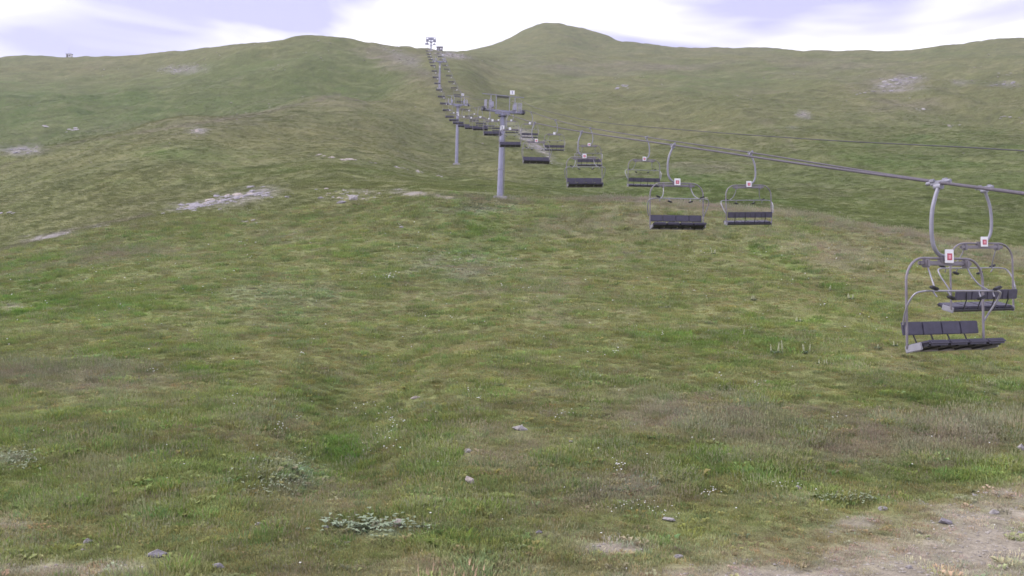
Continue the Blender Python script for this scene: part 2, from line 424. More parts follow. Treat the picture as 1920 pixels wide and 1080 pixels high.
def cover(X, Y, Z):
    px = 960 + F * X / np.maximum(Y, 9); py = 540 - F * (Z - CAMZ) / np.maximum(Y, 9)
    n_big = fbm(X, Y, 34, 3, .55, 41); n_mid = fbm(X, Y, 8, 4, .55, 51); n_sm = fbm(X, Y, 1.9, 4, .6, 61)
    n_b2 = fbm(X, Y, 19, 4, .55, 71); n_s2 = fbm(X, Y, 1.2, 3, .6, 81)
    far = sstep(80, 250, Y)
    wx = px + 34 * n_mid + 16 * n_sm; wy = py + (13 * n_b2 + 7 * n_mid + 5 * n_sm) * (1 - .6 * far)
    dry = patches(DRY, wx, wy); lush = patches(LUSH, wx, wy); silver = patches(SILVER, wx, wy)
    bx = px + 10 * n_mid + 8 * n_sm; by = py + 3.5 * n_sm + 3 * n_mid * (1 - .6 * far)
    bare = patches(BARE, bx, by)
    # dry grass along the brow of the near rise
    brow = np.interp(px, [760, 880, 1000, 1200, 1440, 1600, 1740, 1900, 2100], [362, 364, 366, 373, 389, 412, 443, 470, 500])
    cy_ = np.interp(px, [700, 940, 1030, 1200, 1440, 1670, 1800, 1920, 2300], [100, 100, 104, 99, 93, 85, 81, 77, 76])
    onb = np.exp(-((Y - cy_ + 2.5 - 1.5 * n_mid - .8 * n_sm) / 6.0) ** 2) * sstep(820, 900, px)
    dry = np.maximum(dry, .95 * onb)
    for pts, wpx, wt in TRAILS:
        tx = [a for a, b in pts]; ty = [b for a, b in pts]
        q = np.interp(px, tx, ty, left=-999, right=-999)
        on = np.exp(-((py - q - 2.0 * n_mid - 1.5 * n_sm) / wpx) ** 2) * sstep(40, 60, Y)
        dry = np.maximum(dry, wt * on)
    dry = np.clip(dry + .42 * n_b2 * .8 + .22 * n_sm - .19, 0, 1)
    lush = lush * (1 - .9 * onb)
    lush = np.clip(lush + .45 * n_mid - .25 * n_big - .18 + .2 * n_s2, 0, 1) * (1 - .6 * dry)
    crest = np.interp(px, [-500, 0, 180, 400, 640, 760, 800], [205, 203, 210, 215, 262, 300, 320])
    back = sstep(0, 18, Y - crest) * (1 - sstep(700, 800, px)) * (1 - sstep(330, 420, Y))
    lush = np.clip(lush + .6 * back, 0, 1)
    hol = sstep(0, 16, Y - np.interp(px, [900, 1030, 1440, 1670, 1920], [112, 116, 106, 98, 90])) * (1 - sstep(150, 240, Y)) * sstep(930, 1060, px)
    lush = np.clip(lush + .5 * hol, 0, 1)
    olive = np.clip(.35 + .5 * n_big + .45 * n_mid, 0, 1)
    bare = np.clip(bare * (1 + .55 * n_sm + .35 * n_s2) * 1.25 - .12, 0, 1)
    silver = np.clip(silver * (1 + .6 * n_sm) - .05, 0, 1)
    e = lambda a: a[..., None]
    c = G_GREEN * (1 - e(olive)) + G_OLIVE * e(olive)
    c = c * (1 - e(lush)) + G_LUSH * e(lush)
    c = c * (1 - e(dry)) + G_DRY * e(dry)
    dark = np.clip(.9 * fbm(X, Y, 5.0, 4, .6, 91) - .25, 0, .18)
    c = c * (1 - e(dark)) + G_DARK * e(dark)
    fine = np.clip(1.1 * fbm(X * .55, Y, 3.0, 4, .7, 111) - .15, 0, 1) * sstep(50, 140, Y)
    c = c * (1 - .30 * e(fine)) + .06 * e(np.clip(fbm(X * .6, Y, 4.2, 4, .7, 121), 0, 1) * sstep(50, 140, Y)) * np.array((.9, .75, .5))
    c = c * (1 - .14 * e(sstep(110, 250, Y)))
    c = c * (1 - e(silver) * .8) + G_SILVER * e(silver) * .8
    c = c * (1 + .11 * e(n_sm) + .08 * e(n_s2) + .05 * e(n_mid))
    worn = sstep(-10, 60, py - (1046 - .085 * (px - 500)) + 14 * n_mid + 10 * n_sm) * .55
    c = c * (1 - e(worn)) + np.array((.185, .162, .098)) * e(worn)
    fb = e(sstep(70, 130, Y)); gb = G_BARE * (1 - fb) + np.array((.225, .208, .205)) * fb
    c = c * (1 - e(bare)) + gb * (1 + .15 * e(n_s2)) * e(bare)
    return np.clip(c, .01, .9), dry, lush, bare, silver

# ------------------------------------------------------------------ the hillside mesh
def make_ground():
    ys = np.concatenate([np.linspace(-90, 2, 24), np.linspace(4, 11, 30), np.exp(np.linspace(math.log(11.1), math.log(760), 740)), np.linspace(775, 1900, 20)])
    us = np.concatenate([np.linspace(-1.5, -.66, 24), np.linspace(-.65, .65, 640), np.linspace(.66, 1.5, 24)])
    U, Yg = np.meshgrid(us, ys)
    D = np.where(Yg > 14, Yg, 14 + (14 - Yg) * .9)
    X = U * D
    Z = H(X, Yg)
    nr, nc = X.shape
    co = np.stack([X, Yg, Z], -1).reshape(-1, 3)
    c, dry, lush, bare, silver = cover(X.ravel(), Yg.ravel(), Z.ravel())
    c = c * (1 + .42 * (1 - sstep(55, 120, Yg.ravel())) * (1 - bare))[:, None]     # near ground lightened in the colour to offset shade between the tufts
    idx = np.arange(nr * nc).reshape(nr, nc)
    q = np.stack([idx[:-1, :-1], idx[:-1, 1:], idx[1:, 1:], idx[1:, :-1]], -1).reshape(-1, 4)
    me = bpy.data.meshes.new('hillside')
    me.vertices.add(len(co)); me.vertices.foreach_set('co', co.ravel())
    me.loops.add(q.size); me.loops.foreach_set('vertex_index', q.ravel().astype(np.int32))
    me.polygons.add(len(q)); me.polygons.foreach_set('loop_start', np.arange(0, q.size, 4, dtype=np.int32))
    me.polygons.foreach_set('use_smooth', np.ones(len(q), bool))
    me.update(); me.validate()
    at = me.attributes.new('cover', 'FLOAT_COLOR', 'POINT')
    at.data.foreach_set('color', np.concatenate([c, np.ones((len(c), 1))], 1).astype(np.float32).ravel())
    at = me.attributes.new('bare', 'FLOAT', 'POINT')
    at.data.foreach_set('value', bare.astype(np.float32))
    m, n, l = new_mat('turf_ground')
    b = n['Principled BSDF']
    b.inputs['Roughness'].default_value = .95
    b.inputs['Specular IOR Level'].default_value = .1
    a = n.new('ShaderNodeAttribute'); a.attribute_name = 'cover'
    t = n.new('ShaderNodeTexCoord')
    def noise(scale, det, rough=.6):
        z = n.new('ShaderNodeTexNoise'); z.inputs['Scale'].default_value = scale
        z.inputs['Detail'].default_value = det; z.inputs['Roughness'].default_value = rough
        l.new(t.outputs['Object'], z.inputs['Vector']); return z
    z1, z2, z3 = noise(1.6, 4), noise(7.5, 4, .65), noise(.55, 3)
    def mapr(src, lo, hi):
        r = n.new('ShaderNodeMapRange'); r.inputs['From Min'].default_value = .3; r.inputs['From Max'].default_value = .7
        r.inputs['To Min'].default_value = lo; r.inputs['To Max'].default_value = hi
        l.new(src, r.inputs['Value']); return r
    m1, m2, m3 = mapr(z1.outputs['Fac'], .80, 1.18), mapr(z2.outputs['Fac'], .74, 1.26), mapr(z3.outputs['Fac'], .88, 1.10)
    def mul(x, y):
        k = n.new('ShaderNodeMath'); k.operation = 'MULTIPLY'; l.new(x, k.inputs[0]); l.new(y, k.inputs[1]); return k.outputs[0]
    fac = mul(mul(m1.outputs[0], m2.outputs[0]), m3.outputs[0])
    vm = n.new('ShaderNodeVectorMath'); vm.operation = 'SCALE'
    l.new(a.outputs['Color'], vm.inputs[0]); l.new(fac, vm.inputs['Scale'])
    l.new(vm.outputs[0], b.inputs['Base Color'])
    bp = n.new('ShaderNodeBump'); bp.inputs['Strength'].default_value = .55; bp.inputs['Distance'].default_value = .18
    ad = n.new('ShaderNodeMath'); ad.operation = 'ADD'; l.new(z1.outputs['Fac'], ad.inputs[0]); l.new(z2.outputs['Fac'], ad.inputs[1])
    l.new(ad.outputs[0], bp.inputs['Height']); l.new(bp.outputs[0], b.inputs['Normal'])
    me.materials.append(m)
    o = link(bpy.data.objects.new('hillside', me))
    return tag(o, 'grassy alpine hillside rising to a rounded skyline', 'hillside', kind='structure')
ground = make_ground()

# single stones: (px, py, width px, height px, material, label)
STONES = [
    (975, 806, 30, 9, 'rock', 'flat pale slab lying alone in the middle of the near meadow'),
    (880, 906, 20, 16, 'rock_pink', 'pinkish stone half sunk in grass below the flat pale slab'),
    (877, 848, 15, 8, 'rock', 'small grey stone between the flat slab and the pinkish stone'),
    (780, 747, 18, 5, 'rock_pink', 'thin low stone left of centre above the white flower drift'),
    (292, 1043, 40, 14, 'rock_grey', 'broad lavender grey stone near the bottom left corner'),
    (410, 1065, 26, 11, 'rock_grey', 'small grey stone at the very bottom, right of the broad lavender one'),
    (1772, 982, 27, 13, 'rock_grey', 'blue grey stone on the worn ground at lower right'),
    (1655, 956, 18, 8, 'rock', 'small pale stone just above the bare gravel patch at lower right'),
    (1865, 964, 17, 9, 'rock', 'whitish stone at lower right beyond the blue grey one'),
    (1914, 843, 15, 12, 'rock', 'pale boulder cut by the right edge of the view'),
    (1496, 917, 15, 7, 'rock', 'little flat pale stone in grass above the worn path'),
    (1252, 976, 27, 8, 'rock', 'long low pale stone beside white flowers near the bottom'),
    (748, 986, 20, 15, 'rock_pink', 'pale pink stone among the blue green leaves at bottom centre'),
    (165, 1018, 16, 9, 'rock', 'small pale stone at lower left above the broad lavender one'),
    (1010, 1000, 14, 7, 'rock_grey', 'tiny grey stone in the dark tufts at bottom centre'),
    (1705, 1066, 14, 7, 'rock', 'small white stone at the bottom edge on the gravel'),
    (1914, 1003, 16, 9, 'rock', 'white stone on the gravel at the right edge'),
    (662, 375, 19, 11, 'rock', 'white block standing out on the stony brow left of the near pylon'),
    (640, 381, 20, 5, 'rock_grey', 'flat grey stone just below the white block on the brow'),
    (601, 372, 12, 4, 'rock', 'small pale stone left of the white block on the brow'),
    (753, 427, 9, 4, 'rock', 'small white stone below the bare strip on the brow'),
    (1070, 830, 10, 6, 'rock', 'small pale stone in short grass right of the flat slab'),
    (1272, 1046, 18, 8, 'rock', 'pale stone at the bottom edge right of the bare earth patch'),
    (486, 985, 15, 6, 'rock', 'small pale stone at lower left in short grass'),
    (612, 990, 12, 6, 'rock', 'small white stone left of the blue green leaves'),
]
STONE_AT = [(gnd(px, py), w, h) for px, py, w, h, mt, lab in STONES]

# ------------------------------------------------------------------ grass: tufts scattered as one mass
def leaf_mat(name, rough=.7, trans=.42):
    m, n, l = new_mat(name)
    n.clear()
    out = n.new('ShaderNodeOutputMaterial')
    a = n.new('ShaderNodeAttribute'); a.attribute_type = 'INSTANCER'; a.attribute_name = 'tint'
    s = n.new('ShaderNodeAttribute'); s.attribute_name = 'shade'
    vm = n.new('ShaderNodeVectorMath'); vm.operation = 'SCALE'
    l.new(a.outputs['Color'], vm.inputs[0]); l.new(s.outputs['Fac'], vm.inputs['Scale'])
    ge = n.new('ShaderNodeNewGeometry')
    up = n.new('ShaderNodeVectorMath'); up.operation = 'MULTIPLY_ADD'
    up.inputs[1].default_value = (.35, .35, .35); up.inputs[2].default_value = (0, -.12, .8)
    l.new(ge.outputs['Normal'], up.inputs[0])
    nm = n.new('ShaderNodeVectorMath'); nm.operation = 'NORMALIZE'; l.new(up.outputs[0], nm.inputs[0])
    d = n.new('ShaderNodeBsdfDiffuse'); tr = n.new('ShaderNodeBsdfTranslucent'); mxx = n.new('ShaderNodeMixShader')
    mxx.inputs[0].default_value = trans
    l.new(nm.outputs[0], d.inputs['Normal']); l.new(vm.outputs[0], d.inputs['Color']); l.new(vm.outputs[0], tr.inputs['Color'])
    l.new(d.outputs[0], mxx.inputs[1]); l.new(tr.outputs[0], mxx.inputs[2]); l.new(mxx.outputs[0], out.inputs['Surface'])
    return m
M['blade'] = leaf_mat('grass_blade')

proto_col = bpy.data.collections.new('grass_kinds')

def proto(name, n, rad, h0, h1, w, lean, seed, kind='blade'):
    r = random.Random(seed)
    vs, fs, sh = [], [], []
    for i in range(n):
        a = r.uniform(0, 6.283); d = rad * math.sqrt(r.random())
        bx, by = d * math.cos(a), d * math.sin(a)
        hgt = r.uniform(h0, h1) * (1 - .35 * (d / rad) ** 2)
        la = a + r.uniform(-.9, .9); ln = hgt * lean * r.uniform(.3, 1.2)
        dx, dy = math.cos(la) * ln, math.sin(la) * ln
        fa = r.uniform(0, 3.1416); wx, wy = math.cos(fa) * w / 2, math.sin(fa) * w / 2
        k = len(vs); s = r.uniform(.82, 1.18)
        if kind == 'stem':
            vs += [(bx - wx, by - wy, -.03), (bx + wx, by + wy, -.03), (bx + dx, by + dy, hgt)]
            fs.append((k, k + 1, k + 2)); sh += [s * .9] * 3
            k = len(vs); hw = .009; hl = r.uniform(.05, .09)
            ex, ey = bx + dx * .9, by + dy * .9
            vs += [(ex - hw, ey, hgt - hl * .3), (ex, ey - hw, hgt - hl * .4), (ex + hw, ey, hgt - hl * .3), (ex, ey + hw, hgt - hl * .4), (ex + dx * .2, ey + dy * .2, hgt + hl * .7)]
            fs += [(k, k + 1, k + 4), (k + 1, k + 2, k + 4), (k + 2, k + 3, k + 4), (k + 3, k, k + 4)]
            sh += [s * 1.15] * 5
        elif kind == 'leaf':
            mx_, my_ = bx + dx * .55, by + dy * .55
            px_, py_ = -math.sin(la) * w / 2, math.cos(la) * w / 2
            vs += [(bx, by, 0), (mx_ + px_, my_ + py_, hgt), (bx + dx, by + dy, hgt * .8), (mx_ - px_, my_ - py_, hgt)]
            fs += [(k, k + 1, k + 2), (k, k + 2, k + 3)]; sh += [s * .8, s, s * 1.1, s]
        else:
            vs += [(bx - wx, by - wy, -.03), (bx + wx, by + wy, -.03), (bx + dx * .4 + wx * .8, by + dy * .4 + wy * .8, hgt * .6),
                   (bx + dx * .4 - wx * .8, by + dy * .4 - wy * .8, hgt * .6), (bx + dx, by + dy, hgt)]
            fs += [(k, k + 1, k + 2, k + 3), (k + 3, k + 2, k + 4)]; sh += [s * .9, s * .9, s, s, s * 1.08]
    me = bpy.data.meshes.new(name); me.from_pydata(vs, [], fs); me.update()
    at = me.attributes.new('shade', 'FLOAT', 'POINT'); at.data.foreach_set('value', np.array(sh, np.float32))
    me.materials.append(M['blade'])
    o = bpy.data.objects.new(name, me); proto_col.objects.link(o)
    return o
# names sort in the order of their index
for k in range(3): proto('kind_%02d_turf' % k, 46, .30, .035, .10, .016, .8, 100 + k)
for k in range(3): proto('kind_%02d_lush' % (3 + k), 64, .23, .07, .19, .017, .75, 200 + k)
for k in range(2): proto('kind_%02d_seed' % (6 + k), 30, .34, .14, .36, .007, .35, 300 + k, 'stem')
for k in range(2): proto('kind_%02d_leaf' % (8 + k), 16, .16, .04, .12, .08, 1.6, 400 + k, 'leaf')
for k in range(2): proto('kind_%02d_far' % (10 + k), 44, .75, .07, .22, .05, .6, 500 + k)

def scatter(name, mesh_pts, idx, scl, rot, tint, label, cat, coll=None):
    me = bpy.data.meshes.new(name)
    n = len(mesh_pts)
    me.vertices.add(n); me.vertices.foreach_set('co', np.asarray(mesh_pts, np.float32).ravel())
    def attr(nm, typ, key, arr):
        a = me.attributes.new(nm, typ, 'POINT'); a.data.foreach_set(key, arr)
    attr('kind_index', 'INT', 'value', np.asarray(idx, np.int32))
    attr('size', 'FLOAT', 'value', np.asarray(scl, np.float32))
    attr('turn', 'FLOAT_VECTOR', 'vector', np.asarray(rot, np.float32).ravel())
    attr('tint', 'FLOAT_COLOR', 'color', np.concatenate([tint, np.ones((n, 1))], 1).astype(np.float32).ravel())
    o = link(bpy.data.objects.new(name, me))
    g = bpy.data.node_groups.new(name + '_scatter', 'GeometryNodeTree')
    g.interface.new_socket('Geometry', in_out='INPUT', socket_type='NodeSocketGeometry')
    g.interface.new_socket('Geometry', in_out='OUTPUT', socket_type='NodeSocketGeometry')
    N, L = g.nodes, g.links
    gi, go = N.new('NodeGroupInput'), N.new('NodeGroupOutput')
    m2p = N.new('GeometryNodeMeshToPoints')
    iop = N.new('GeometryNodeInstanceOnPoints')
    ci = N.new('GeometryNodeCollectionInfo'); ci.inputs['Collection'].default_value = coll or proto_col
    ci.inputs['Separate Children'].default_value = True; ci.inputs['Reset Children'].default_value = True
    def named(nm, typ):
        a = N.new('GeometryNodeInputNamedAttribute'); a.data_type = typ; a.inputs['Name'].default_value = nm; return a.outputs[0]
    e2r = N.new('FunctionNodeEulerToRotation')
    L.new(named('turn', 'FLOAT_VECTOR'), e2r.inputs[0])
    L.new(gi.outputs[0], m2p.inputs['Mesh'])
    L.new(m2p.outputs[0], iop.inputs['Points'])
    L.new(ci.outputs[0], iop.inputs['Instance'])
    iop.inputs['Pick Instance'].default_value = True
    L.new(named('kind_index', 'INT'), iop.inputs['Instance Index'])
    L.new(e2r.outputs[0], iop.inputs['Rotation'])
    L.new(named('size', 'FLOAT'), iop.inputs['Scale'])
    L.new(iop.outputs[0], go.inputs[0])
    md = o.modifiers.new('scatter', 'NODES'); md.node_group = g
    return tag(o, label, cat, kind='stuff')

def grass_points():
    P = []
    def band(y0, y1, dens, wide=.64):
        area = wide * (y1 * y1 - y0 * y0)
        n = int(area * dens)
        Y = np.sqrt(RNG.random(n) * (y1 * y1 - y0 * y0) + y0 * y0)
        return (RNG.random(n) * 2 - 1) * wide * Y, Y
    segs = [(12, 20, 60), (20, 30, 46), (30, 45, 26), (45, 65, 13), (65, 100, 7)]
    XY = [band(*s) for s in segs]
    X = np.concatenate([a for a, b in XY]); Y = np.concatenate([b for a, b in XY])
    Z = H(X, Y)
    c, dry, lush, bare, silver = cover(X, Y, Z)
    keep = RNG.random(len(X)) > bare * 1.0
    for p, w, h in STONE_AT:
        rx = w * p.y / F * .62 + .10; ry = w * p.y / F * .4 + .8
        keep &= ~((np.abs(X - p.x) < rx) & (Y > p.y - ry) & (Y < p.y + rx) & (RNG.random(len(X)) < .9))
    X, Y, Z, c, dry, lush, silver = (a[keep] for a in (X, Y, Z, c, dry, lush, silver))
    n = len(X)
    r = RNG.random(n)
    path = sstep(930, 985, 540 - F * (Z - CAMZ) / Y) * .85 * sstep(-.2, .15, X / Y + .1 * RNG.standard_normal(n))
    clump = np.clip(.5 + 1.1 * fbm(X, Y, 1.5, 2, .5, 133), 0, 1)
    idx = RNG.integers(0, 3, n)
    tall = (r < (.10 + .75 * lush) * (.35 + 1.1 * clump) * (1 - path)); idx = np.where(tall, RNG.integers(3, 6, n), idx)
    r2 = RNG.random(n)
    seed = (r2 < (.04 + .42 * dry) * (1 - path)) ; idx = np.where(seed, RNG.integers(6, 8, n), idx)
    lf = RNG.random(n) < .05 + .6 * silver; idx = np.where(lf, RNG.integers(8, 10, n), idx)
    size = (.75 + .6 * RNG.random(n)) * (.74 + .5 * clump) * (1 - .35 * path) * (1 + .5 * sstep(40, 90, Y))
    tint = c * (2.45 + .20 * RNG.standard_normal((n, 1)))
    tint = tint * (1 + .10 * RNG.standard_normal((n, 3)) * np.array((1, .6, 1)))
    tint = np.where(seed[:, None], tint * .6 + np.array((.37, .31, .265)) * .4, tint)
    tint = np.where(tall[:, None] & ~seed[:, None], tint * np.array((.80, .89, .74)), tint)
    tus = fbm(X, Y, .85, 2, .5, 19)
    tint = tint * (1 + .13 * tus[:, None] + .07 * fbm(X, Y, 3.1, 2, .5, 143)[:, None])
    tint = tint * (1 + .16 * (clump[:, None] - .5) * np.array((.2, 1, .2)))
    fresh = np.clip(1.4 * fbm(X, Y, 1.3, 3, .6, 163) - .45, 0, 1)[:, None] * (1 - .7 * dry[:, None]) * (1 - .8 * lush[:, None])
    tint = tint * (1 - .42 * fresh) + np.array((.29, .345, .11)) * .42 * fresh
    tint = np.clip(tint, .01, .8)
    rot = np.stack([RNG.normal(0, .08, n), RNG.normal(0, .08, n), RNG.random(n) * 6.283], 1)
    scatter('grass', np.stack([X, Y, Z], 1), idx, size, rot, tint, 'green and straw coloured alpine grass covering the near slope', 'grass')
    XY = [band(*s) for s in [(95, 150, 4.5), (150, 230, 2.0), (230, 340, .8)]]
    X = np.concatenate([a for a, b in XY]); Y = np.concatenate([b for a, b in XY]); Z = H(X, Y)
    c, dry, lush, bare, silver = cover(X, Y, Z)
    cl = fbm(X, Y, 3.0, 3, .6, 155)
    keep = (RNG.random(len(X)) > bare * 1.2) & (cl > -.7)
    X, Y, Z, c = (a[keep] for a in (X, Y, Z, c)); n = len(X)
    tint = np.clip(c * (1.7 + .2 * RNG.standard_normal((n, 1))) * np.array((.95, 1, .9)), .01, .8)
    rot = np.stack([np.zeros(n), np.zeros(n), RNG.random(n) * 6.283], 1)
    scatter('far_grass', np.stack([X, Y, Z], 1), RNG.integers(10, 12, n), .40 + .55 * RNG.random(n) ** 2, rot, tint, 'short rough grass on the upper slopes behind the pylons', 'grass')
grass_points()

# ------------------------------------------------------------------ the lift: line geometry
HEAD = 0.11685                               # the line bears this much left of the view direction
CH, SH = math.cos(HEAD), math.sin(HEAD)
OFF_C = 10.455
def OFF_L(s): return float(np.interp(s, [13.5, 27.9, 42.9, 62], [8.56, 8.52, 8.47, 8.27]))
def OFF_R(s): return float(np.interp(s, [18.3, 32.3, 47.3, 77, 93, 108], [12.69, 12.84, 12.95, 12.97, 12.88, 12.65]))
def line_xy(s, off):
    if callable(off): off = off(s)
    return (-s * SH + off * CH, s * CH + off * SH)
def z_at(s, off, row):
    x, y = line_xy(s, off)
    return CAMZ + (540 - row) / F * y
ROPE_L = [(4, 510), (8.5, 405), (13.5, 342), (27.9, 272), (42.9, 247), (58, 230), (73.1, 214.5), (88.2, 203), (98, 199), (103.3, 200.5), (118.4, 204), (133.5, 204.3), (148.6, 202.5), (163.7, 199.5), (177, 196), (187, 191.5),
          (193.9, 185), (209, 174), (224.1, 162.5), (239.2, 151), (254.3, 140), (269.4, 129.5), (284.5, 118.5), (293, 112.5), (300, 109), (330, 99), (360, 90), (405, 76), (440, 77)]
ROPE_R = [(4, 560), (11, 420), (18.3, 352), (32.2, 286), (47.3, 257), (62.4, 240), (77.5, 225), (92.6, 210), (98, 206.5), (107.7, 207.7), (122.8, 209), (137.9, 208.3), (153, 206), (168, 202), (180, 198), (187, 194),
          (198.3, 185.5), (213.4, 172), (228.5, 160), (243.6, 148.6), (258.7, 137.8), (273.8, 127), (286, 118), (293, 113.5), (302, 110), (330, 100.5), (360, 91), (405, 77), (440, 78)]
S_L = [13.5, 27.9, 42.9] + [12.73 + 15.1 * k for k in range(3, 26)]
S_R = [18.3] + [17.09 + 15.1 * k for k in range(1, 26)]
def rope_fn(tab, off):
    s = [a for a, b in tab]; z = [z_at(a, off, b) for a, b in tab]
    return lambda q: float(pchip(s, z, np.array([q]))[0])
zL, zR = rope_fn(ROPE_L, OFF_L), rope_fn(ROPE_R, OFF_R)

def make_rope(name, zf, off, label):
    S = np.concatenate([np.linspace(5, 110, 90), np.linspace(113, 437, 110)])
    pts = [(*line_xy(s, off), zf(s)) for s in S]
    o = MB().tube(pts, [.026 + .00003 * s for s in S], 6).build(name, M['rope'])
    return tag(o, label, 'rope')
make_rope('haul_rope', zL, OFF_L, 'grey steel haul rope carrying the chairs that face the camera')
make_rope('haul_rope', zR, OFF_R, 'grey steel haul rope carrying the chairs that face uphill')

# ------------------------------------------------------------------ pylons
def rowpt(s, off, row):
    x, y = line_xy(s, off); return Vector((x, y, CAMZ + (540 - row) / F * y))

def seven(mb, ch, cx, cz, y, h, th):
    """plain block digits, drawn as raised strokes on a plate in the xz plane"""
    w = h * .55
    seg = {'a': ((0, h / 2), (w, th)), 'b': ((w / 2, h / 4), (th, h / 2)), 'c': ((w / 2, -h / 4), (th, h / 2)), 'd': ((0, -h / 2), (w, th)),
           'e': ((-w / 2, -h / 4), (th, h / 2)), 'f': ((-w / 2, h / 4), (th, h / 2)), 'g': ((0, 0), (w, th)), 'i': ((0, 0), (th, h))}
    for k in {'1': 'i', '2': 'abged', '3': 'abgcd'}[ch]:
        (px_, pz_), (sx_, sz_) = seg[k]
        mb.box((cx + px_, y, cz + pz_), (sx_, .006, sz_))

G = 2.19

def make_pylon(s, base_row, top_z_off, lean, number, label, detail=True):
    x, y = line_xy(s, OFF_C)
    zb = float(H(x, y))
    zl, zr = zL(s), zR(s)
    zm = (zl + zr) / 2
    top = zm - .35 - zb            # crossarm height over the base
    x, y = line_xy(s, OFF_C - top * math.sin(math.radians(lean)))
    zb0 = zb; zb = float(H(x, y)); top += zb0 - zb
    e = empty('lift_pylon', (x, y, zb), HEAD)
    e.rotation_euler = (0, math.radians(lean), HEAD)
    m = MB()
    prof = []
    nseg = 3
    for k in range(nseg + 1):
        t = k / nseg; prof.append((top * t, 0.335 - .10 * t))
    m.tube([(0, 0, -1.2)] + [(0, 0, a) for a, b in prof[1:]], [.345] + [b for a, b in prof[1:]], 20)
    mast = m.build('mast', M['mast'], e)
    for k in (1, 2):
        a, b = prof[k]
        MB().tube([(0, 0, a - .04), (0, 0, a + .04)], b + .05, 20).build('flange', M['mast'], e)
    MB().box((0, 0, -.15), (1.5, 1.5, .7), bevel=.05).build('footing', M['concrete'], e)
    tilt = math.atan2(zr - zl, 2 * G) + math.radians(lean)     # arms follow the two ropes
    R = Matrix.Rotation(-tilt, 3, 'Y')
    g = G
    arm = MB()
    arm.box((0, 0, top - .02), (4.5, .30, .26), R, .03)
    arm.box((0, 0, top - .26), (1.7, .26, .22), R, .03)
    arm.build('crossarm', M['mast'], e)
    MB().tube([(0, 0, top - .62), (0, 0, top - .50)], .46, 18).build('collar', M['sheave'], e)
    slope = math.atan((zL(s + 2) - zL(s - 2)) / 4)
    for sx in (-1, 1):
        c = R @ Vector((sx * g, 0, 0)) + Vector((0, 0, top + .1))
        RS = Matrix.Rotation(slope, 3, 'X')
        b = MB()
        b.box(c + Vector((.10 * sx, 0, -.02)), (.07, 3.5, .20), RS)
        b.box(c + Vector((-.10 * sx, 0, -.02)), (.07, 3.5, .20), RS)
        bo = b.build('sheave_beam', M['sheave'], e)
        for k in range(6):
            w = MB()
            p = c + RS @ Vector((0, -1.45 + k * .58, -.02))
            w.disc(p, (1, 0, 0), .25, .10, 14)
            w.build('sheave', M['black'], bo)
        # walkway with its cage of posts beside the sheaves
        cw = MB()
        q = c + Vector((-.52 * sx, 0, -.10))
        cw.box(q, (.55, 3.3, .05), RS)
        for yy in (-1.6, -.8, 0, .8, 1.6):
            pp = q + RS @ Vector((.26 * sx, yy, 0))
            cw.tube([pp, pp + Vector((0, 0, 1.1))], .028, 6)
            pp = q + RS @ Vector((-.26 * sx, yy, 0))
            cw.tube([pp, pp + Vector((0, 0, 1.1))], .028, 6)
        for hz in (.55, 1.1):
            for xx in (.26, -.26):
                cw.tube([q + RS @ Vector((xx, -1.6, 0)) + Vector((0, 0, hz)), q + RS @ Vector((xx, 1.6, 0)) + Vector((0, 0, hz))], .022, 6)
        cw.build('walkway', M['grate'], e)
        MB().box(c + Vector((-.95 * sx, -.6, .35)), (.34, .5, .62), bevel=.03).build('junction_box', M['grate'], e)
        gp = MB()
        for xx in (.75, 1.35):
            a0 = R @ Vector((sx * xx, 0, 0)) + Vector((0, 0, top + .1))
            gp.tube([a0, a0 + Vector((0, 0, 1.62))], .04, 8)
        gp.build('gantry_post', M['grate'], e)
    gt = MB()
    gt.box((0, 0, top + 1.75), (4.7, .09, .08), R)
    gt.box((0, .5, top + 1.72), (1.4, .9, .06), R)
    gt.build('gantry_beam', M['steel'], e)
    if number:
        sp = MB().box((1.0, -.12, top + 2.12), (.52, .02, .46)).build('number_sign', M['white'], e)
        d = MB(); seven(d, number, 1.0, top + 2.12, -.134, .30, .07); d.build('digit', M['ink'], sp)
        sp = MB().box((0, -.335, top - 1.9), (.44, .02, .54)).build('number_sign', M['white'], e)
        d = MB(); seven(d, number, 0, top - 1.9, -.349, .34, .07); d.build('digit', M['ink'], sp)
    ld = MB()
    for xx in (-.2, .2): ld.tube([(.42, xx, .4), (.33, xx, top - .5)], .02, 5)
    for k in range(int((top - 1) / .6)):
        zz = .7 + k * .6; xr = .42 - .09 * zz / top
        ld.tube([(xr, -.2, zz), (xr, .2, zz)], .014, 5)
    ld.build('ladder', M['steel'], e)
    tag(e, label, 'pylon', 'pylons of the chairlift line')
    return e
make_pylon(98, 368, 0, 1.9, '1', 'large grey lift pylon nearest the camera, numbered 1 on its mast')
make_pylon(187, 305, 0, 1.4, '2', 'grey lift pylon standing in the dip behind the nearest one')
make_pylon(293, 165, 0, .8, '3', 'slim grey lift pylon high on the slope below the ridge')
last = make_pylon(405, 110, 0, 0, None, 'last lift pylon rising against the sky on the ridge')
